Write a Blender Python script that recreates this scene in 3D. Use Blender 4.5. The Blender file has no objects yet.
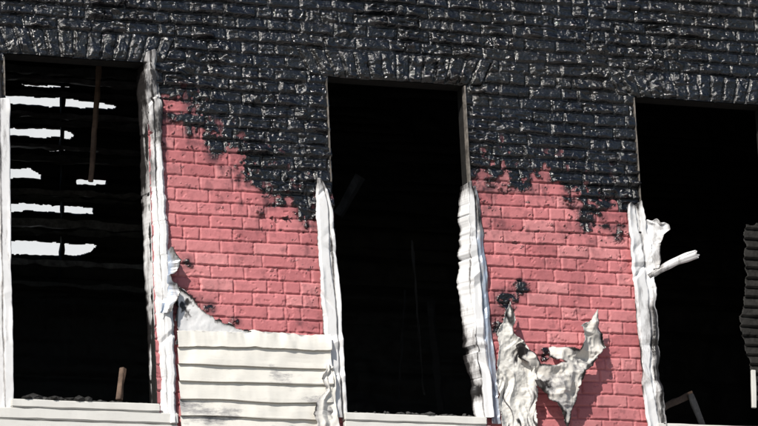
import bpy, math, numpy as np
from mathutils import Matrix, Vector
rng=np.random.RandomState(7)
# ---------------------------------------------------------------- camera
F=4200.0
vX=np.array([10521.,-569.,-F]); vX/=np.linalg.norm(vX)
vZ=np.array([-797.,16338.,-F]); vZ-=vX*vX.dot(vZ); vZ/=np.linalg.norm(vZ)
vY=np.cross(vZ,vX)
M=np.array([vX,vY,vZ])            # cam -> world
ZC=7.84; D=24.7
fwd=M@np.array([0,0,-1.])
CAM=np.array([0,0,ZC])-D*fwd
cd=bpy.data.cameras.new("camera"); cam=bpy.data.objects.new("camera",cd)
bpy.context.scene.collection.objects.link(cam)
m4=Matrix.Identity(4)
for i in range(3):
    for j in range(3): m4[i][j]=M[i][j]
    m4[i][3]=CAM[i]
cam.matrix_world=m4
cd.sensor_width=36; cd.lens=F/758*36; cd.clip_end=3000; cd.clip_start=0.5
bpy.context.scene.camera=cam
def W(px,py,d=0.0):
    """survey: picture measurement -> (x,z) on the plane y=d"""
    v=M@np.array([px-379.,213.-py,-F]); t=(d-CAM[1])/v[1]; p=CAM+t*v
    return p[0],p[2]
# ---------------------------------------------------------------- noise
TAB=rng.rand(64,256,256).astype(np.float32)
def vn(x,z,seed=0):
    x=np.asarray(x,float)+37.3*seed+500; z=np.asarray(z,float)+11.7*seed+500
    xi=np.floor(x).astype(int); zi=np.floor(z).astype(int)
    fx=x-xi; fz=z-zi; fx=fx*fx*(3-2*fx); fz=fz*fz*(3-2*fz)
    T=TAB[seed%64]; a=xi&255; b=(xi+1)&255; c=zi&255; d=(zi+1)&255
    return ((T[a,c]*(1-fx)+T[b,c]*fx)*(1-fz)+(T[a,d]*(1-fx)+T[b,d]*fx)*fz)*2-1
def fbm(x,z,seed=0,o=4):
    s=0;a=1;t=0
    for i in range(o):
        s=s+a*vn(x*2**i,z*2**i,seed+i*5); t+=a; a*=.55
    return s/t*1.3
def ridge(x,z,seed=0,o=3):
    s=0;a=1;t=0
    for i in range(o):
        s=s+a*(1-2*np.abs(vn(x*2**i,z*2**i,seed+i*5))); t+=a; a*=.5
    return s/t
def sst(a,b,x):
    t=np.clip((x-a)/(b-a),0,1); return t*t*(3-2*t)
# ---------------------------------------------------------------- mesh helpers
def link(o,parent=None):
    bpy.context.scene.collection.objects.link(o)
    if parent is not None: o.parent=parent
    return o
def empty(name):
    o=bpy.data.objects.new(name,None); bpy.context.scene.collection.objects.link(o); return o
def quadmesh(name,V,Q,mat,parent=None,attrs=None,smooth=True,thick=0):
    me=bpy.data.meshes.new(name)
    V=np.ascontiguousarray(V,dtype=np.float32); Q=np.ascontiguousarray(Q,dtype=np.int32)
    me.vertices.add(len(V)); me.vertices.foreach_set("co",V.ravel())
    me.loops.add(Q.size); me.loops.foreach_set("vertex_index",Q.ravel())
    me.polygons.add(len(Q))
    me.polygons.foreach_set("loop_start",np.arange(0,Q.size,4,dtype=np.int32))
    me.update(calc_edges=True)
    me.polygons.foreach_set("use_smooth",np.full(len(Q),smooth,dtype=bool))
    for k,a in (attrs or {}).items():
        at=me.attributes.new(k,'FLOAT','POINT'); at.data.foreach_set("value",np.ascontiguousarray(a,dtype=np.float32).ravel())
    me.materials.append(mat); me.validate(); me.update()
    o=bpy.data.objects.new(name,me); link(o,parent)
    if thick:
        s=o.modifiers.new("sol",'SOLIDIFY'); s.thickness=thick; s.offset=0
    return o
def gridquads(nr,nc,keep=None):
    i=np.arange(nr*nc).reshape(nr,nc)
    q=np.stack([i[:-1,:-1],i[:-1,1:],i[1:,1:],i[1:,:-1]],-1)
    return q[keep] if keep is not None else q.reshape(-1,4)
def compact(V,Q,attrs):
    u,inv=np.unique(Q.ravel(),return_inverse=True)
    return V[u],inv.reshape(-1,4),{k:a[u] for k,a in attrs.items()}
def box(name,x0,x1,y0,y1,z0,z1,mat,parent=None,bev=.004,rot=None,rough=0.0,seed=0):
    """bevelled, subdivided and slightly uneven timber/board; rot=(axis,deg) about its centre"""
    import bmesh
    bm=bmesh.new(); bmesh.ops.create_cube(bm,size=1)
    sx,sy,sz=x1-x0,y1-y0,z1-z0
    bmesh.ops.scale(bm,vec=(sx,sy,sz),verts=bm.verts)
    if bev: bmesh.ops.bevel(bm,geom=bm.edges[:],offset=min(bev,min(sx,sy,sz)*.3),segments=2,affect='EDGES')
    if rough:
        L=max(sx,sy,sz); ax=[sx,sy,sz].index(L); n=int(min(60,L/.03))
        for k in range(1,n):
            co=[0,0,0]; co[ax]=-L/2+L*k/n; no=[0,0,0]; no[ax]=1
            bmesh.ops.bisect_plane(bm,geom=bm.verts[:]+bm.edges[:]+bm.faces[:],plane_co=co,plane_no=no)
        for v in bm.verts:
            t=v.co[ax]*14
            for j in range(3):
                if j!=ax: v.co[j]+=float(vn(t,j*7+ (3 if v.co[(ax+1)%3]>0 else 0)+(5 if v.co[(ax+2)%3]>0 else 0),seed))*rough
    me=bpy.data.meshes.new(name); bm.to_mesh(me); bm.free(); me.materials.append(mat)
    o=bpy.data.objects.new(name,me); o.location=((x0+x1)/2,(y0+y1)/2,(z0+z1)/2)
    if rot: 
        R=Matrix.Identity(3)
        for ax,dg in rot: R=Matrix.Rotation(math.radians(dg),3,ax)@R
        o.rotation_euler=R.to_euler()
    link(o,parent); return o
# ---------------------------------------------------------------- materials
def newmat(name):
    m=bpy.data.materials.new(name); m.use_nodes=True
    nt=m.node_tree; b=nt.nodes["Principled BSDF"]; return m,nt,b
def N(nt,t,**k):
    n=nt.nodes.new(t)
    for a,v in k.items(): setattr(n,a,v)
    return n
def noise(nt,vec,scale,detail=4,rough=.55):
    n=N(nt,'ShaderNodeTexNoise'); n.inputs['Scale'].default_value=scale; n.inputs['Detail'].default_value=detail
    n.inputs['Roughness'].default_value=rough; nt.links.new(vec,n.inputs['Vector']); return n.outputs['Fac']
def stretch(nt,vec,s):
    n=N(nt,'ShaderNodeMapping'); n.inputs['Scale'].default_value=s; nt.links.new(vec,n.inputs['Vector']); return n.outputs[0]
def ramp(nt,fac,stops):
    r=N(nt,'ShaderNodeValToRGB'); e=r.color_ramp.elements
    while len(e)<len(stops): e.new(.5)
    for i,(p,c) in enumerate(stops):
        e[i].position=p; e[i].color=(c,c,c,1) if isinstance(c,(int,float)) else (*c,1)
    nt.links.new(fac,r.inputs[0]); return r.outputs[0]
def mixc(nt,fac,a,b,mode='MIX'):
    n=N(nt,'ShaderNodeMix',data_type='RGBA',blend_type=mode)
    for s,v in ((0,fac),(6,a),(7,b)):
        if hasattr(v,'is_linked'): nt.links.new(v,n.inputs[s])
        else: n.inputs[s].default_value=(v if s==0 else (*v,1))
    return n.outputs[2]
def mth(nt,op,a,b=0.,clamp=False):
    n=N(nt,'ShaderNodeMath',operation=op,use_clamp=clamp)
    for i,v in enumerate((a,b)):
        if hasattr(v,'is_linked'): nt.links.new(v,n.inputs[i])
        else: n.inputs[i].default_value=v
    return n.outputs[0]
def attr(nt,name): return N(nt,'ShaderNodeAttribute',attribute_name=name).outputs['Fac']
def bump(nt,b,h,strength,dist):
    n=N(nt,'ShaderNodeBump'); n.inputs['Strength'].default_value=strength; n.inputs['Distance'].default_value=dist
    nt.links.new(h,n.inputs['Height']); nt.links.new(n.outputs[0],b.inputs['Normal'])
def geo(nt): return N(nt,'ShaderNodeNewGeometry').outputs['Position']

def brick_material(name):
    m,nt,b=newmat(name); P=geo(nt)
    char=attr(nt,'char'); var=attr(nt,'var'); soot=attr(nt,'soot'); jnt=attr(nt,'joint'); ashy=attr(nt,'ash')
    nB=noise(nt,P,22,5,.65); nC=noise(nt,P,90,4,.7); nD=noise(nt,P,55,3,.6); nE=noise(nt,P,5,4,.6)
    pink=ramp(nt,var,[(0,(.50,.160,.172)),(.5,(.60,.210,.222)),(1,(.67,.275,.282))])
    pink=mixc(nt,mth(nt,'MULTIPLY',ramp(nt,nB,[(.42,0),(.75,1)]),.35),pink,(.40,.12,.13))
    pink=mixc(nt,ramp(nt,nC,[(.64,0),(.76,.8)]),pink,(.70,.46,.44))
    pink=mixc(nt,mth(nt,'MULTIPLY',jnt,.35),pink,(.42,.13,.14))
    pink=mixc(nt,mth(nt,'MULTIPLY',soot,.93),pink,(.045,.024,.032))
    blk=ramp(nt,nB,[(.35,(.002,.002,.0028)),(.55,(.004,.0045,.007)),(.74,(.009,.010,.015)),(.9,(.045,.045,.048))])
    brn=ramp(nt,nB,[(.35,(.004,.0035,.0035)),(.55,(.010,.009,.008)),(.75,(.045,.038,.033)),(.88,(.13,.115,.10))])
    blk=mixc(nt,ashy,blk,brn)
    nt.links.new(mixc(nt,char,pink,blk),b.inputs['Base Color'])
    rr=mth(nt,'ADD',ramp(nt,nB,[(.38,.08),(.62,.19)]),ramp(nt,nE,[(.45,0.),(.68,.14)]))
    nt.links.new(mixc(nt,char,(.6,.6,.6),rr),b.inputs['Roughness'])
    nt.links.new(mth(nt,'ADD',mth(nt,'MULTIPLY',char,.65),.35),b.inputs['Specular IOR Level'])
    hs=mth(nt,'ADD',mth(nt,'MULTIPLY',nB,mth(nt,'ADD',mth(nt,'MULTIPLY',char,1.1),.4)),
        mth(nt,'MULTIPLY',nD,mth(nt,'MULTIPLY',char,.9)))
    hs=mth(nt,'ADD',hs,mth(nt,'MULTIPLY',nC,mth(nt,'ADD',mth(nt,'MULTIPLY',char,.02),.10)))
    bump(nt,b,hs,1.0,.007)
    return m
MW=brick_material("painted_burnt_brick")

def coarse_brick():
    m,nt,b=newmat("coarse_brick"); P=geo(nt)
    sep=N(nt,'ShaderNodeSeparateXYZ'); nt.links.new(P,sep.inputs[0])
    cb=N(nt,'ShaderNodeCombineXYZ'); nt.links.new(mth(nt,'ADD',sep.outputs[0],sep.outputs[1]),cb.inputs[0]); nt.links.new(sep.outputs[2],cb.inputs[1])
    bt=N(nt,'ShaderNodeTexBrick'); nt.links.new(cb.outputs[0],bt.inputs['Vector'])
    bt.inputs['Scale'].default_value=1; bt.inputs['Brick Width'].default_value=.205; bt.inputs['Row Height'].default_value=.075; bt.inputs['Mortar Size'].default_value=.006
    bt.inputs['Color1'].default_value=(.50,.155,.165,1); bt.inputs['Color2'].default_value=(.64,.23,.24,1); bt.inputs['Mortar'].default_value=(.42,.13,.14,1)
    n=noise(nt,P,1.2,5); hgt=mth(nt,'ADD',mth(nt,'MULTIPLY',mth(nt,'SUBTRACT',sep.outputs[2],ZC-.1),1.0),mth(nt,'MULTIPLY',mth(nt,'SUBTRACT',n,.5),2.0))
    ch=mth(nt,'MULTIPLY',hgt,4,True)
    nB=noise(nt,P,22,5,.65)
    blk=ramp(nt,nB,[(.3,(.004,.004,.005)),(.6,(.010,.010,.014)),(.85,(.04,.04,.04))])
    nt.links.new(mixc(nt,ch,bt.outputs[0],blk),b.inputs['Base Color']); b.inputs['Roughness'].default_value=.4
    bump(nt,b,mth(nt,'ADD',mth(nt,'MULTIPLY',bt.outputs['Fac'],-1),nB),.8,.01)
    return m
MC=coarse_brick()

def metal_material(name,col=(.77,.77,.78),bare=.0,rough=.34,sootcol=(.022,.02,.02),bs=.06,sx=(1,1,.25)):
    m,nt,b=newmat(name); P=geo(nt); s=attr(nt,'soot')
    Ps=stretch(nt,P,sx)
    n1=noise(nt,Ps,22,7,.7); n2=noise(nt,Ps,90,4,.6); n3=noise(nt,P,9,2,.4)
    f=mth(nt,'ADD',s,mth(nt,'MULTIPLY',mth(nt,'SUBTRACT',n1,.5),1.1))
    base=mixc(nt,ramp(nt,n2,[(.55,0),(.8,.35)]),col,(col[0]*.7,col[1]*.67,col[2]*.63))
    c1=mixc(nt,ramp(nt,f,[(.20,0),(.34,.8),(.45,1)]),base,(.34,.33,.33))
    c2=mixc(nt,ramp(nt,f,[(.38,0),(.56,1)]),c1,sootcol)
    nt.links.new(c2,b.inputs['Base Color']); b.inputs['Roughness'].default_value=rough; b.inputs['Metallic'].default_value=bare
    bump(nt,b,mth(nt,'ADD',n3,mth(nt,'MULTIPLY',n2,.15)),bs,.006)
    return m
MM=metal_material("sooty_white_aluminium")
MG=metal_material("bare_grey_aluminium",(.36,.42,.52),.3,.30)
MV=metal_material("vinyl",(.74,.72,.67),0,.45,sx=(.35,1,1),bs=.12)
MVT=metal_material("shredded_vinyl",(.72,.70,.66),0,.65)
MCH=metal_material("scorched_sheet",(.62,.59,.55),0,.65,(.016,.012,.011),bs=.35,sx=(1,1,1))
def char_material(name,c0,c1,rough=.7,bd=.01,sc=18):
    m,nt,b=newmat(name); P=geo(nt); n=noise(nt,P,sc,6,.7)
    nt.links.new(ramp(nt,n,[(.3,c0),(.75,c1)]),b.inputs['Base Color']); b.inputs['Roughness'].default_value=rough
    bump(nt,b,n,.8,bd); return m
MB=char_material("charred_wood",(.005,.0045,.004),(.018,.017,.016))
MK=char_material("deep_char",(.003,.003,.003),(.009,.009,.009),.85)
MBD=char_material("sooty_wood",(.006,.006,.007),(.030,.031,.035))
MBG=char_material("ashen_wood",(.02,.019,.019),(.09,.088,.085))
MBL=char_material("burnt_lath_wood",(.03,.027,.03),(.22,.21,.21),.5)
MWD=char_material("scorched_bare_wood",(.06,.035,.024),(.20,.13,.09))
MPW=metal_material("weathered_painted_wood",(.72,.71,.68),0,.5,(.05,.045,.04),bs=.15,sx=(.2,1,1))
MFE=char_material("scorched_frame_wood",(.03,.026,.024),(.30,.27,.24))
# ---------------------------------------------------------------- openings
def xat(a,b): return (W(*a)[0]+W(*b)[0])/2
def zat(a,b): return (W(*a)[1]+W(*b)[1])/2
O1=dict(x0=xat((3,60),(12,398)),x1=xat((146,60),(157,398)),z0=W(80,402)[1],z1=zat((10,55),(130,60)))
O2=dict(x0=xat((326,85),(345,408)),x1=xat((465,88),(484,410)),z0=zat((345,413),(478,418)),z1=zat((330,78),(455,83)))
O3=dict(x0=xat((634,105),(656,420)),z1=zat((636,97),(755,104)))
O3['x1']=O3['x0']+(O2['x1']-O2['x0']); O3['z0']=O3['z1']-(O2['z1']-O2['z0'])
OPS=[O1,O2,O3]
house=empty("brick_house")
# ---------------------------------------------------------------- displaced brick facade
GX0,GX1,GZ0,GZ1=-3.0,3.1,ZC-1.6,ZC+1.65
st=.0045
xs=np.arange(GX0,GX1,st); zs=np.arange(GZ0,GZ1,st)
for o in OPS:
    for k in('x0','x1'): xs[np.argmin(abs(xs-o[k]))]=o[k]
    for k in('z0','z1'): zs[np.argmin(abs(zs-o[k]))]=o[k]
X,Z=np.meshgrid(xs,zs)
c=.0755; L=.206
zw=Z+.005*vn(X*1.3,Z*2,3)+.003*vn(X*6,Z*3,4)
row=np.floor(zw/c); fz=(zw/c-row)*c
H=lambda a,b,s:TAB[s][(a.astype(int)*7+13)&255,(b.astype(int)*3+5)&255]
off=np.where(row%2==0,0,L/2)+ (H(row,row*0,40)-.5)*.07
xw=X+off+.004*vn(X*3,Z*12,6)
col=np.floor(xw/L); fx=(xw/L-col)*L
half=H(row,col,41)>.86
fx2=np.where(half,np.mod(fx,L/2),fx); Lw=np.where(half,L/2,L)
bc=col+ (half&(fx>L/2))*91
bid=H(row,bc,42); tx=H(row,bc,45)-.5; tz=H(row,bc,46)-.5; bg=H(row,bc,47)
ed=np.minimum(np.minimum(fx2,Lw-fx2),np.minimum(fz,c-fz))
fzn=fz/c; fxn=fx2/Lw
for o in OPS:   # flat arches of fanned bricks above the openings
    xc=(o['x0']+o['x1'])/2; hw=(o['x1']-o['x0'])/2+.11; ah=.17
    t=(Z-o['z1'])/ah; k=1+.16*t
    s=(X-xc)/k
    ins=(t>0)&(t<1)&(abs(s)<hw)
    w=.078; n=np.floor(s/w); fs=s-n*w
    eda=np.minimum(np.minimum(fs,w-fs),np.minimum(Z-o['z1'],o['z1']+ah-Z))
    eda=np.minimum(eda,hw-abs(s))
    ed=np.where(ins,eda,ed); bid=np.where(ins,H(n+50,n*0+int(o['z1']*50),43),bid); fzn=np.where(ins,t,fzn); fxn=np.where(ins,fs/w,fxn)
ednoise=ed+.0024*vn(X*60,Z*60,8)+.0015*vn(X*22,Z*22,7)
pts=[(-60,130),(130,120),(163,114),(185,124),(205,141),(232,163),(255,186),(285,203),(320,226),(400,235),(470,200),(480,187),(520,186),(560,190),(590,206),(636,213),(700,230),(800,240)]
pw=np.array([W(*p) for p in pts]); zb=np.interp(X,pw[:,0],pw[:,1])
dch=Z-zb
streak=fbm(X*16,Z*2.5,9,3)
mixn=.10*fbm(X*4.5,Z*4.5,10,4)+.10*fbm(X*18,Z*18,14,5)+.09*(bid-.5)+.05*fbm(X*9,Z*30,16,3)+.06*streak
def P2(px,py,r,s=1):
    x,z=W(px,py); return s*np.exp(-((X-x)**2+(Z-z)**2)/(r/170.)**2)
spots=P2(507,300,13,1.)+P2(522,285,9,.8)+P2(545,355,11,.8)+P2(500,325,14,.9)+P2(188,262,9,.6)+P2(182,300,14,.9)+P2(235,322,7,.8)+P2(470,270,8)+P2(583,222,16,.6)+P2(560,330,4,.6)+P2(300,322,6,.5)+P2(210,308,7,.7)+P2(500,225,12,.35)+P2(262,215,12,.35)+P2(618,235,12,.5)+P2(545,300,20,.2)
dots=fbm(X*19,Z*23,18,4)
char=sst(-.018,.022,dch+mixn)
char=np.maximum(char,sst(.45,.65,spots+.42*dots))
fleck=sst(.60,.74,fbm(X*34,Z*40,17,3))*sst(-.70,.0,dch+.8*mixn)*(dch<.08)
char=np.maximum(char,fleck*.9)
soot=sst(-.15,.02,dch+mixn*1.1)*.60+.6*sst(.10,.6,spots+.3*fbm(X*10,Z*10,19,4))
soot=soot+.42*sst(.2,.6,fbm(X*20,Z*12,21,4)+.2*streak)*sst(-.7,-.02,dch+.6*mixn)
soot=soot+.20*sst(-.1,.6,fbm(X*5,Z*3,20,5))+.25*sst(.4,.7,fbm(X*28,Z*28,22,3))
for o in OPS:
    dx=np.minimum(abs(X-o['x0']),abs(X-o['x1'])); soot=soot+.4*np.exp(-dx/.04)*(1+fbm(X*8,Z*5,23))*.5
soot=np.clip(soot,0,1)
char=char*(1-.95*sst(.36,.46,fbm(X*24,Z*24,11,3))*(1-sst(.05,.26,dch+mixn)))
joint=1-sst(.0015,.0085,ednoise)
fill=sst(-.1,.5,fbm(X*5,Z*7,52,3))
jw=(1-sst(.002,.013,ednoise))*(1-.55*fill)
h=-.008*joint*(1-char)-.015*jw*char+.004*(bid-.5)*(1+1.2*char)+.0010*fbm(X*30,Z*30,25,3)
amp=np.clip(.95+1.2*fbm(X*1.9,Z*1.9,37,3),.35,2.)*(.55+bg)
inner=1-jw*.55
wz=.45*vn(X*7,Z*9,53)
crust=np.clip(ridge(X*7+.6*vn(X*5,Z*9,28),Z*15+.8*vn(X*9,Z*5,29),31,3)-.15,0,1)
lip=np.exp(-((fzn-.22-.35*np.abs(wz))/.15)**2)*np.clip(fbm(X*15,Z*10,35,3)+.35,0,1)
lip2=np.exp(-((fzn-.80+.3*wz)/.12)**2)*np.clip(fbm(X*17,Z*12,55,3)+.05,0,1)
drip=np.clip(ridge(X*15+1.2*vn(X*4,Z*9,54),Z*5,33,2)-.4,0,1)*np.clip(fbm(X*7,Z*7,34)+.2,0,1)
blis=np.clip(vn(X*27+1.5*vn(X*20,Z*20,56),Z*34,50),0,1)**1.1*np.clip(fbm(X*6,Z*6,51,2)+.7,0,1.3)
tilt=.012*tx*(fxn-.5)*2+.007*tz*(fzn-.5)*2
h=h+char*(tilt*.8+amp*inner*(.006*fbm(X*9,Z*13,27,3)+.014*crust*np.clip(fbm(X*5,Z*8,36)+.3,0,1.2)+.018*lip+.011*lip2+.014*drip+.013*blis))
chip=sst(.42,.5,fbm(X*14,Z*22,38,3))*char
h=h-.007*chip
h=h+(1-char)*(.0045*np.exp(-((fzn-.12)/.1)**2)*np.clip(vn(X*15,Z*12,39),0,1)+tilt*.18-.004*sst(.55,.62,fbm(X*24,Z*26,57,3)))
ash=.85*sst(.12,.7,fbm(X*1.4+.7,Z*2.2,44,4)+.35*np.clip(Z-(ZC+.9),-1,1)+.10*np.clip(X,-2,2))
cx=(xs[:-1]+xs[1:])/2; cz=(zs[:-1]+zs[1:])/2
CX,CZ=np.meshgrid(cx,cz); keep=np.ones(CX.shape,bool)
for o in OPS: keep&=~((CX>o['x0'])&(CX<o['x1'])&(CZ>o['z0'])&(CZ<o['z1']))
V=np.stack([X,-h,Z],-1).reshape(-1,3); Q=gridquads(len(zs),len(xs),keep)
V,Q,A=compact(V,Q,dict(char=char.ravel(),var=bid.ravel(),soot=soot.ravel(),joint=joint.ravel(),ash=ash.ravel()))
quadmesh("front_wall",V,Q,MW,house,A)
T=.13; gx0,gx1,gz0,gz1=GX0,xs[-1],GZ0,zs[-1]
def slab(n,x0,x1,y0,y1,z0,z1,m=MC): return box(n,x0,x1,y0,y1,z0,z1,m,house,bev=0)
slab("front_wall_below",-6,7,.0,T,0,gz0); slab("front_wall_above",-6,7,.0,T,gz1,gz1+1.6)
slab("front_wall_side",-6,gx0,.0,T,gz0,gz1); slab("front_wall_side.001",gx1,7,.0,T,gz0,gz1)
def core(x0,x1,z0,z1): slab("wall_core",x0,x1,.026,T,z0,z1,MB)
ox=sorted([(o['x0'],o['x1'],o['z0'],o['z1']) for o in OPS])
prev=gx0
for a,b,z0,z1 in ox:
    core(prev,a,gz0,gz1); core(a,b,gz0,z0); core(a,b,z1,gz1); prev=b
core(prev,gx1,gz0,gz1)
RD=2.9
zt=O1['z1']+1.15; zf=O3['z0']-.7
slab("side_wall",-6,-5.75,T,RD+.2,0,gz1+1.6); slab("side_wall.001",6.75,7,T,RD+.2,0,gz1+1.6)
box("room_floor",-5.75,6.75,T,RD+.2,zf-.2,zf,MB,house,0); box("room_ceiling",-5.75,6.75,T,RD+.2,zt,zt+.1,MB,house,0)
box("roof",-5.9,6.9,.05,RD+.1,gz1+1.6,gz1+1.7,MB,house,0)
box("wall_cap",-6.05,7.05,-.08,.25,gz1+1.703,gz1+1.8,MPW,house,.01)
slab("rear_annex",-6,7,RD+.21,RD+6,0,4.2)
box("rear_wall_lower",-5.75,6.75,RD,RD+.2,0,zf-.2,MB,house,0)
for i in range(15):
    x=-5.4+i*.82
    box("ceiling_joist",x,x+.05,T,RD,zt-.19,zt-.003,MB,house,.004,rough=.006,seed=i)
# rear wall of charred boards with burnt-out gaps where the added white building shows as bright sky
bs=.006
bx=np.concatenate([np.arange(-5.75,-2.4,.02),np.arange(-2.4,0.3,bs),np.arange(.3,6.77,.02)]); bz=np.concatenate([np.arange(zf-.02,ZC,.02),np.arange(ZC,zt+.08,bs)]); BX,BZ=np.meshgrid(bx,bz)
y_b=.035*ridge(BX*.6,BZ*9,45,2)+.02*fbm(BX*8,BZ*8,46)
ccx=(BX[:-1,:-1]+BX[1:,1:])/2; ccz=(BZ[:-1,:-1]+BZ[1:,1:])/2; kp=np.ones(ccx.shape,bool)
gaps=[[(0,96),(60,98),(112,105),(117,107),(112,110),(60,107),(0,103)],
[(0,127),(45,128),(72,131),(68,139),(40,138),(0,135)],
[(0,169),(26,169),(46,174),(42,181),(0,180)],[(74,177),(108,178),(104,186),(76,185)],
[(0,202),(50,204),(92,208),(94,214),(50,213),(0,210)],
[(0,240),(60,241),(98,245),(92,252),(75,255),(0,253)],
[(18,83),(60,84),(72,87),(30,87)],[(48,147),(66,148),(66,151),(50,151)]]
def inpoly(x,z,P):
    r=np.zeros(x.shape,bool); n=len(P)
    for i in range(n):
        x1,z1=P[i]; x2,z2=P[(i+1)%n]
        if z1==z2: continue
        cnd=((z1>z)!=(z2>z))&(x<(x2-x1)*(z-z1)/(z2-z1)+x1); r^=cnd
    return r
for g in gaps:
    P=[W(a,b,RD) for a,b in g]
    kp&=~inpoly(ccx+.03*fbm(ccx*9,ccz*9,47),ccz+.012*fbm(ccx*6,ccz*9,48,5),P)
V=np.stack([BX,RD+y_b,BZ],-1).reshape(-1,3); Q=gridquads(len(bz),len(bx),kp)
V,Q,A=compact(V,Q,{}); quadmesh("rear_wall",V,Q,MB,house,A,thick=.03)
for i,(py,h_) in enumerate([(68,8),(77,5),(91,3),(113,4),(120,5),(145,4),(157,6),(191,5),(197,3),(222,8),(231,4),(262,6),(284,5)]):
    x0,z=W(-60,py-3,RD-.4); x1,_=W(150,py+8,RD-.4)
    box("burnt_lath",x0,x1,RD-.45,RD-.40,z-h_/340.,z+h_/340.,MBL if i%2==1 else MBG,house,.003,rot=[('Y',.7*math.sin(i*1.7))],rough=.012,seed=i)
for i,(px,w_) in enumerate([(61,.018)]):
    x,_=W(px,150,RD-.2); box("burnt_stud",x-w_/2,x+w_/2,RD-.25,RD-.2,ZC+.2,zt,MB,house,.002,rot=[('Y',2.5*math.sin(i*2+1))],rough=.01,seed=i+30)
# ---------------------------------------------------------------- strips of window cladding
def strip(name,rows,prof,mat,d=-.02,seed=1,jag=(.003,.003),amp=.001,soot=None,nu=34,parent=None,thick=.0012,lamp=.005,dent=.010,sway=.006):
    rows=np.array(rows,float); n=int((rows[-1,0]-rows[0,0])/.5)
    py=np.linspace(rows[0,0],rows[-1,0],n); xl=np.interp(py,rows[:,0],rows[:,1]); xr=np.interp(py,rows[:,0],rows[:,2])
    u=np.linspace(0,1,nu); Xg=np.zeros((n,nu)); Zg=np.zeros((n,nu))
    for i in range(n):
        a=W(xl[i],py[i],d); b=W(xr[i],py[i],d); zz=(a[1]+b[1])/2
        Xg[i]=a[0]+(b[0]-a[0])*u; Zg[i]=zz
    s=seed
    tear=lambda k:fbm(Zg*13,Zg*0+k,s,5)-1.2*sst(.55,.75,fbm(Zg*11,Zg*0+k+3,s+2,4))
    U=np.tile(u,(n,1)); Xg=Xg-jag[0]*tear(0)*(1-U)+jag[1]*tear(9)*U+sway*vn(Zg*3,Zg*0+1,s+8)
    Uw=np.clip(U+.16*vn(Zg*3,Zg*0+4,s+6)*U*(1-U)*4,0,1)
    Yp=np.interp(Uw,[p[0] for p in prof],[p[1] for p in prof]); Y=d-Yp
    r=np.random.RandomState(seed); zt_,zb_=Zg.max(),Zg.min()
    for k in range(int((zt_-zb_)/.17)+1):
        z0=zb_+(zt_-zb_)*r.rand(); sl=(r.rand()-.5)*2.4; wd=.02+.05*r.rand(); am=dent*(.4+r.rand())*(1 if r.rand()>.4 else -1); uc=r.rand()
        q=np.abs(Zg-z0-sl*(Xg-Xg.mean(1,keepdims=True)))/wd
        Y+=am*np.clip(1-q,0,1)*np.clip(1.3-1.6*np.abs(U-uc),0,1)
    curl=.035*np.clip(fbm(Zg*4,Zg*0+6,s+9,3)-.1,0,1)*(sst(.7,1,U)+sst(.3,0,U))
    Y-=curl
    Y-=amp*fbm(Xg*20,Zg*14,s+2,2)+lamp*fbm(Xg*2,Zg*2.2,s+3,2)
    Zg=Zg+np.where(np.arange(n)[:,None]<6,.02*vn(Xg*40,Xg*0,s+5),0)
    V_=(np.arange(n)/n)[:,None]*np.ones((1,nu))
    S=soot(U,V_,Xg,Zg) if soot else np.zeros_like(U)
    S=S+.5*np.exp(-np.minimum(U,1-U)/.035)*sst(-.1,.5,fbm(Zg*9,U*0+2,s+4,3))
    return quadmesh(name,np.stack([Xg,Y,Zg],-1).reshape(-1,3),gridquads(n,nu),mat,parent,{'soot':S.ravel()},thick=thick)
ga=lambda x,m,s:np.exp(-((x-m)/s)**2)
strip("window_jamb_trim",[(100,-12,11),(200,-9,12),(300,-6,13),(412,-4,15)],[(0,0),(.4,.0),(.42,.012),(.9,.012),(1,-.03)],MM,d=-.02,seed=3,amp=.001,sway=.001,dent=.003,
  soot=lambda U,V,x,z:.35*ga(U,.45,.05)+.12*(1-V)+.06)
strip("window_jamb_trim.001",[(48,-14,4),(100,-12,6)],[(0,0),(.7,.01),(1,-.03)],MM,d=-.018,seed=4,amp=.002,soot=lambda U,V,x,z:.75+0*U)
strip("window_casing",[(52,143,157),(70,143,158),(100,144,160),(150,148,163),(200,149,166),(250,151,169),(310,154,173),(360,156,175),(424,159,177)],
 [(0,-.13),(.16,-.02),(.24,.0),(.50,.004),(.53,.020),(.80,.022),(.84,.008),(1,.0)],MM,d=-.02,seed=5,jag=(.006,.014),
 soot=lambda U,V,x,z:.42*(1-sst(.05,.45,V))*(1-.2*U)+.45*ga(U,.5,.03)+.3*ga(V,.32,.06)*(U<.6)+.30*ga(U,0,.16)+.25*sst(.0,.5,fbm(x*6,z*3,50)))
strip("torn_aluminium_flap",[(250,166,170),(262,166,178),(275,166,173),(290,165,177),(300,162,173),(314,158,168)],[(0,.01),(.5,.03),(1,.05)],MG,d=-.025,seed=8,jag=(.003,.022),amp=.006,lamp=.006,
 soot=lambda U,V,x,z:.3*U+.15)
strip("window_casing.001",[(179,317,320),(190,316,327),(210,316,332),(250,318,337),(300,321,341),(350,325,344),(418,330,348)],
 [(0,.0),(.12,.016),(.62,.018),(.66,.004),(.74,.004),(.78,.018),(.93,.018),(1,-.03)],MM,d=-.02,seed=12,jag=(.009,.003),
 soot=lambda U,V,x,z:.5*ga(U,.7,.05)+.45*ga(V,0,.05)+.3*ga(V,.75,.08)*ga(U,.1,.3)+.06+.2*sst(.1,.5,fbm(x*6,z*3,50)))
strip("crumpled_siding_corner",[(366,325,332),(380,318,334),(392,322,334),(402,316,335),(415,311,336),(430,313,338)],[(0,.03),(.3,.04),(.6,.01),(1,.02)],MVT,d=-.045,seed=17,jag=(.025,.004),amp=.010,lamp=.01,
 soot=lambda U,V,x,z:.25*ga(U,0,.15)+.08)
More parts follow.
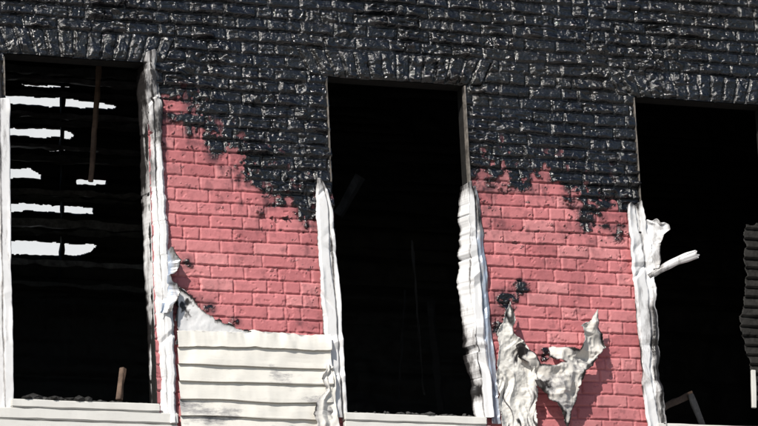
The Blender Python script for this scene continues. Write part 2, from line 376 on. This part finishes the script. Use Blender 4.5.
strip("window_casing.002",[(183,467,472),(200,465,475),(230,464,477),(270,463,479),(285,463,481),(310,466,483),(350,470,487),(418,478,493)],
 [(0,-.08),(.30,-.02),(.45,.014),(.9,.016),(1,.0)],MM,d=-.02,seed=20,jag=(.016,.004),dent=.014,
 soot=lambda U,V,x,z:.3*ga(U,0,.1)+.35*ga(V,0,.06)+.5*ga(V,.88,.03)*(U<.4)+.35*ga(U,.42,.03)+.06+.25*sst(.0,.5,fbm(x*6,z*3,50)))
strip("window_casing.003",[(186,472,476),(210,475,481),(250,477,485),(300,482,489),(350,486,494),(424,492,501)],
 [(0,.0),(.5,.012),(1,.0)],MG,d=-.014,seed=24,jag=(.003,.008),amp=.003,soot=lambda U,V,x,z:.22+.3*ga(V,.1,.1))
strip("window_casing.004",[(203,627,641),(215,627,646),(240,630,650),(270,631,654),(300,634,656),(350,639,660),(426,646,667),(440,647,669)],
 [(0,.0),(.08,.016),(.5,.018),(.54,.006),(.66,.006),(.70,.02),(.9,.02),(1,-.04)],MM,d=-.02,seed=28,jag=(.007,.014),dent=.013,
 soot=lambda U,V,x,z:.6*ga(U,.80,.14)*sst(.3,.5,V)+.4*ga(V,0,.03)+.25*ga(U,.6,.05)+.06+.2*sst(.1,.5,fbm(x*6,z*3,50)))
strip("torn_aluminium_flap.001",[(221,642,655),(226,642,665),(231,642,666),(236,642,659),(248,642,656),(262,644,657),(270,646,655)],[(0,.0),(.4,.03),(1,.055)],MM,d=-.02,seed=31,jag=(.0,.006),amp=.004,soot=lambda U,V,x,z:.15+.2*U)
def thin(n,a,b,w,y0,y1,m): 
    xa=(W(*a)[0]+W(*b)[0])/2; box(n,xa-w/2,xa+w/2,y0,y1,W(*b)[1],W(*a)[1],m,house,.001,rough=.0012,seed=int(a[0]))
thin("frame_edge",(326,79),(331,182),.006,-.012,.03,MFE)
thin("frame_edge.001",(465,86),(470,190),.008,-.006,.035,MFE)
thin("frame_edge.002",(634,98),(640,205),.005,-.012,.03,MFE)
thin("frame_edge.003",(3,57),(5,100),.008,-.012,.03,MFE)
# ---------------------------------------------------------------- rolled scrap clinging to the third window's jamb
def roll(name,p0,p1,r0,r1,arc,mat,seed):
    p0=np.array(p0);p1=np.array(p1);ax=p1-p0;Ln=np.linalg.norm(ax);ax/=Ln
    a=np.cross(ax,[0,0,1.]);a/=np.linalg.norm(a);b=np.cross(a,ax)
    n=60;k=48;t=np.linspace(0,1,n)[:,None];th=np.radians(np.linspace(20,20+arc,k))[None,:]
    tt=t*(1+.05*vn(th*2,th*0,seed)); r=(r0+(r1-r0)*t)*(1+.14*vn(np.cos(th)*2,t*5+np.sin(th),seed+1))*(1-.10*(th/6.3))
    V=p0+ (tt*Ln)[...,None]*ax+(r*np.cos(th))[...,None]*a+(r*np.sin(th))[...,None]*b+ (.012*np.sin(t*3.1))[...,None]*b
    return quadmesh(name,V.reshape(-1,3),gridquads(n,k),mat,None,{'soot':(.10+.35*(1-t)+.4*(np.abs(th-3.0)<.25)).ravel()},thick=.0015)
a=W(649,277,-.03);b=W(696,254,-.14)
roll("rolled_aluminium_scrap",(a[0],-.03,a[1]),(b[0],-.14,b[1]),.018,.030,395,MM,33)
# ---------------------------------------------------------------- polygon sheets
def sheet(name,poly,d,mat,step=.0035,jag=.01,jf=12,fn=None,soot=None,seed=1,thick=.002,parent=None):
    P=np.array([W(a,b,d) for a,b in poly]); x0,z0=P.min(0)-.03; x1,z1=P.max(0)+.03
    X,Z=np.meshgrid(np.arange(x0,x1,step),np.arange(z0,z1,step))
    cx=X+step/2; cz=Z+step/2
    wx=cx+jag*fbm(cx*jf,cz*jf,seed,4); wz=cz+jag*fbm(cx*jf,cz*jf,seed+1,4)
    kp=inpoly(wx,wz,P)[:-1,:-1]
    dist=np.full(X.shape,9.)
    for i in range(len(P)):
        a=P[i];b=P[(i+1)%len(P)];ab=b-a;t=np.clip(((X-a[0])*ab[0]+(Z-a[1])*ab[1])/(ab@ab),0,1)
        dist=np.minimum(dist,np.hypot(X-a[0]-t*ab[0],Z-a[1]-t*ab[1]))
    Y=d-fn(X,Z,dist); S=soot(X,Z,dist)
    V=np.stack([X,Y,Z],-1).reshape(-1,3); Q=gridquads(*X.shape,kp)
    V,Q,A=compact(V,Q,{'soot':S.ravel()}); return quadmesh(name,V,Q,mat,parent,A,thick=thick)
sheet("shredded_vinyl_siding",[(508,302),(513,322),(511,335),(524,345),(531,362),(537,385),(535,405),(540,440),(500,440),(499,415),(497,390),(495,365),(497,345),(494,335),(501,322)],-.05,MVT,jag=.014,
  fn=lambda x,z,e:.022*ridge(x*11+1.2*vn(x*3,z*7,50),z*3,51,2)+.012*fbm(x*14,z*14,52)+.02*np.exp(-e/.012),
  soot=lambda x,z,e:.30*np.exp(-e/.008)+.6*sst(.15,.6,ridge(x*16+1.5*vn(x*3,z*8,50),z*4,53,2)-.3),seed=54)
sheet("twisted_scorched_sheet",[(515,346),(522,342),(534,352),(541,364),(553,366),(566,362),(550,356),(552,345),(566,346),(578,350),(584,338),(580,326),(588,322),(596,310),(599,322),(606,348),(596,357),(592,366),(584,372),(578,388),(577,402),(571,412),(568,430),(562,414),(556,404),(548,400),(538,388),(536,374),(528,362),(518,356)],-.09,MCH,jag=.012,jf=14,
  fn=lambda x,z,e:.05*fbm(x*7,z*5,55,2)+.03*ridge(x*9,z*9,56,3)+.03*np.exp(-e/.015)*vn(x*9,z*9,57),
  soot=lambda x,z,e:.75*np.exp(-e/.010)+.75*fbm(x*9,z*9,58,3)+.15,seed=59,thick=.003)
sheet("torn_house_wrap",[(176,283),(181,290),(190,296),(197,304),(204,312),(214,316),(222,322),(236,327),(250,331),(270,334),(300,338),(326,341),(326,352),(176,345)],-.018,MM,jag=.026,jf=15,
  fn=lambda x,z,e:.006*fbm(x*9,z*9,60)+.016*np.exp(-e/.012),
  soot=lambda x,z,e:.9*np.exp(-e/.009)+.5*sst(.3,.6,fbm(x*12,z*12,49,4)),seed=61)
def lapsheet(name,poly,d,p,mat):
    return sheet(name,poly,d,mat,step=.005,jag=.05,jf=7,fn=lambda x,z,e:.02*(1-np.mod(z/p+.15*vn(x*4,z*2,22),1))+.006*fbm(x*9,z*20,13),soot=lambda x,z,e:.0*x,seed=15,thick=.004,parent=house)
lapsheet("burnt_lap_boards",[(743,222),(800,222),(800,402),(752,400),(746,360),(741,300),(747,262)],.45,.062,MB)
# ---------------------------------------------------------------- lap siding
def siding(name,pxl,pxr,pytop,zbot,mat):
    x0=W(pxl,380)[0]; x1=W(pxr,380)[0]; zt=W((pxl+pxr)/2,pytop)[1]
    p=.102; xsn=np.arange(x0,x1+.001,.008); zz=[];yy=[]
    z=zt
    while z>zbot:
        for f,y in ((0,.002),(.03,.004),(.25,.008),(.5,.0125),(.75,.017),(.93,.0205),(.985,.022),(1.0,.018)):
            zz.append(z-f*p); yy.append(y)
        zz.append(z-p+.001); yy.append(0.0)
        z-=p
    zz=np.array(zz);yy=np.array(yy)
    X,Z=np.meshgrid(xsn,zz); Y=-.032-np.tile(yy[:,None],(1,len(xsn)))
    top=sst(zt-.2,zt,Z)
    Y-=.018*fbm(X*3.5,Z*4,62,3)+.001*fbm(X*20,Z*6,63,2)+top*.014*fbm(X*9,Z*3,26,3); Z=Z+.010*vn(X*3,np.round(Z/p)*3.1,44)-.010*vn(X*2,Z*0,45)+top*.014*fbm(X*10,Z*0,24,4)
    Y-=.03*np.exp(-(x1-X)/.03)*(.5+vn(Z*9,X*2,12))
    S=.0+.28*sst(.1,.7,fbm(X*3,Z*6,46,4))+.2*ga(X,x1,.04)+.5*sst(zt-.03,zt,Z)*sst(-.2,.4,fbm(X*9,Z*3,30))
    return quadmesh(name,np.stack([X,Y,Z],-1).reshape(-1,3),gridquads(*X.shape),mat,None,{'soot':S.ravel()},smooth=False)
siding("vinyl_siding",177,329,333,ZC-2.1,MV)
# ---------------------------------------------------------------- sills
z=O1['z0']
box("window_sill",O1['x0']-.02,O1['x1']+.0,-.05,.12,z-.05,z-.003,MPW,house,.006,rough=.002)
box("sill_casing",O1['x0']-.3,W(176,420)[0],-.046,-.014,z-.115,z-.053,MPW,house,.006,rough=.002,seed=3)
box("sill_casing.001",O1['x0']-.3,W(176,420)[0],-.038,-.014,z-.22,z-.118,MPW,house,.006,rough=.002,seed=4)
z=O2['z0']
box("window_sill.001",O2['x0']-.01,O2['x1']+.0,-.05,.12,z-.05,z-.003,MPW,house,.006,rough=.002)
box("sill_casing.002",O2['x0']-.01,O2['x1']+.03,-.046,-.014,z-.16,z-.053,MPW,house,.006,rough=.002,seed=5)
z=O3['z0']
box("window_sill.002",O3['x0']-.01,O3['x1']+.0,-.05,.12,z-.05,z-.003,MPW,house,.006,rough=.002)
import bmesh
def debris(name,x0,x1,y0,y1,z,n,mat,smin=.006,smax=.03,seed=0):
    r=np.random.RandomState(seed); bm=bmesh.new()
    for i in range(n):
        s=smin+(smax-smin)*r.rand()**2
        q=bmesh.ops.create_icosphere(bm,subdivisions=1,radius=s)['verts']
        ox,oy=x0+(x1-x0)*r.rand(),y0+(y1-y0)*r.rand(); sc=r.rand(3)*.9+.5
        for v in q: v.co=Vector((v.co.x*sc[0]*1.4+ox,v.co.y*sc[1]+oy,v.co.z*sc[2]*.6*(.6+.8*r.rand())+z+s*.3))
    me=bpy.data.meshes.new(name); bm.to_mesh(me); bm.free(); me.materials.append(mat)
    return link(bpy.data.objects.new(name,me))
debris("burnt_debris",O1['x0']+.02,O1['x0']+.45,-.04,.1,O1['z0'],120,MB,seed=1,smax=.04)
debris("burnt_debris.001",O1['x0']+.1,O1['x1']-.05,-.045,.1,O1['z0'],80,MBG,seed=2,smax=.018)
debris("burnt_debris.002",O2['x0']+.05,O2['x1']-.05,-.045,.1,O2['z0'],130,MBG,seed=3,smax=.02)
# ---------------------------------------------------------------- interior timbers
def beam(name,a,b,d0,d1,w,mat,t=None,rough=.004,seed=1,parent=None):
    p=W(a[0],a[1],d0);q=W(b[0],b[1],d1); p=Vector((p[0],d0,p[1]));q=Vector((q[0],d1,q[1]))
    o=box(name,-(w/2),w/2,-(t or w)/2,(t or w)/2,-(q-p).length/2,(q-p).length/2,mat,parent,.003,rough=rough,seed=seed)
    o.location=(p+q)/2; o.rotation_euler=(q-p).to_track_quat('Z','X').to_euler(); return o
beam("scorched_wood_batten",(99,66),(91,182),.5,.55,.026,MWD)
beam("broken_wood_stake",(123,368),(119,400),.12,.09,.03,MWD,seed=3)
for i,(a,b,d,w,m) in enumerate([((360,176),(338,215),.9,.05,MBD),((412,240),(424,395),1.0,.010,MB),((405,290),(399,400),1.1,.01,MK),((430,300),(441,412),1.2,.04,MK)]):
    beam("charred_timber"+("" if i==0 else ".%03d"%i),a,b,d,d+.1,w,m,rough=.008,seed=i)
beam("fallen_timber",(662,408),(692,394),.2,.35,.04,MWD,t=.02,rough=.004,seed=8)
beam("fallen_timber.001",(690,394),(704,430),.3,.3,.035,MBD,t=.02,rough=.006,seed=9)
beam("white_painted_stick",(753,370),(754,408),.15,.15,.03,MPW,t=.02,rough=.002)
# ---------------------------------------------------------------- ground, pavement
def ground_mat(n,a,b_):
    m,nt,b=newmat(n); P=geo(nt); nt.links.new(ramp(nt,noise(nt,P,6,8,.7),[(.3,a),(.7,b_)]),b.inputs['Base Color']); b.inputs['Roughness'].default_value=.9; return m
def plane(n,x0,x1,y0,y1,z,m):
    return quadmesh(n,np.array([(x0,y0,z),(x1,y0,z),(x1,y1,z),(x0,y1,z)]),np.array([[0,1,2,3]]),m,smooth=False)
plane("ground",-800,800,-800,800,0,ground_mat("grass_soil",(.04,.05,.025),(.09,.09,.05)))
plane("road",-800,800,-34,-8,.004,ground_mat("asphalt",(.04,.04,.042),(.065,.065,.065)))
box("pavement",-60,60,-7.9,-.05,-.05,.13,ground_mat("concrete",(.28,.27,.25),(.38,.37,.35)),None,.01)
def backdrop_mat():
    m,nt,b=newmat("backdrop_white"); P=geo(nt); nt.links.new(ramp(nt,noise(nt,P,.8,5),[(.3,(.66,.69,.73)),(.7,(.74,.76,.80))]),b.inputs['Base Color']); b.inputs['Roughness'].default_value=.8; return m
MWR=backdrop_mat()  # bluish white of the bright sky put into this wall colour
MGL,_nt,_b=newmat("window_glass"); _b.inputs['Base Color'].default_value=(.03,.04,.05,1); _b.inputs['Roughness'].default_value=.08
backdrop=empty("added_backdrop_building")  # added behind the house so its sunlit white stands in for bright sky
box("backdrop_walls",-4,46,42,56,0,30,MWR,backdrop,.05)
box("backdrop_parapet",-4.2,46.2,41.8,56.2,30.003,30.5,MPW,backdrop,.05)
for i in range(9):
    for j in range(9):
        x=-1+i*5.4; zz=1.2+j*3.2
        if 8<x<22 and 14<zz<23: continue  # wall left blank where it shows through the rear wall gaps
        box("backdrop_pane",x,x+1.5,41.97,42.1,zz,zz+1.5,MGL,backdrop,.01); box("backdrop_ledge",x-.1,x+1.6,41.86,42.1,zz-.12,zz-.003,MPW,backdrop,.01)
# ---------------------------------------------------------------- light
AZ=45; EL=41
sd=Vector((-math.sin(math.radians(AZ))*math.cos(math.radians(EL)),-math.cos(math.radians(AZ))*math.cos(math.radians(EL)),math.sin(math.radians(EL))))
sl=bpy.data.lights.new("sun",'SUN'); sl.energy=5.0; sl.angle=math.radians(.5); sl.color=(1,.95,.87)
so=bpy.data.objects.new("sun",sl); link(so); so.rotation_euler=sd.to_track_quat('Z','Y').to_euler(); so.location=(-20,-20,30)
w=bpy.data.worlds.new("World"); bpy.context.scene.world=w; w.use_nodes=True; nt=w.node_tree
sk=nt.nodes.new('ShaderNodeTexSky'); sk.sky_type='NISHITA'; sk.sun_disc=False
sk.sun_elevation=math.radians(EL); sk.sun_rotation=math.atan2(sd.x,sd.y)
nt.links.new(sk.outputs[0],nt.nodes['Background'].inputs[0]); nt.nodes['Background'].inputs[1].default_value=.085
vs=bpy.context.scene.view_settings; vs.view_transform='Standard'; vs.look='None'; vs.exposure=0
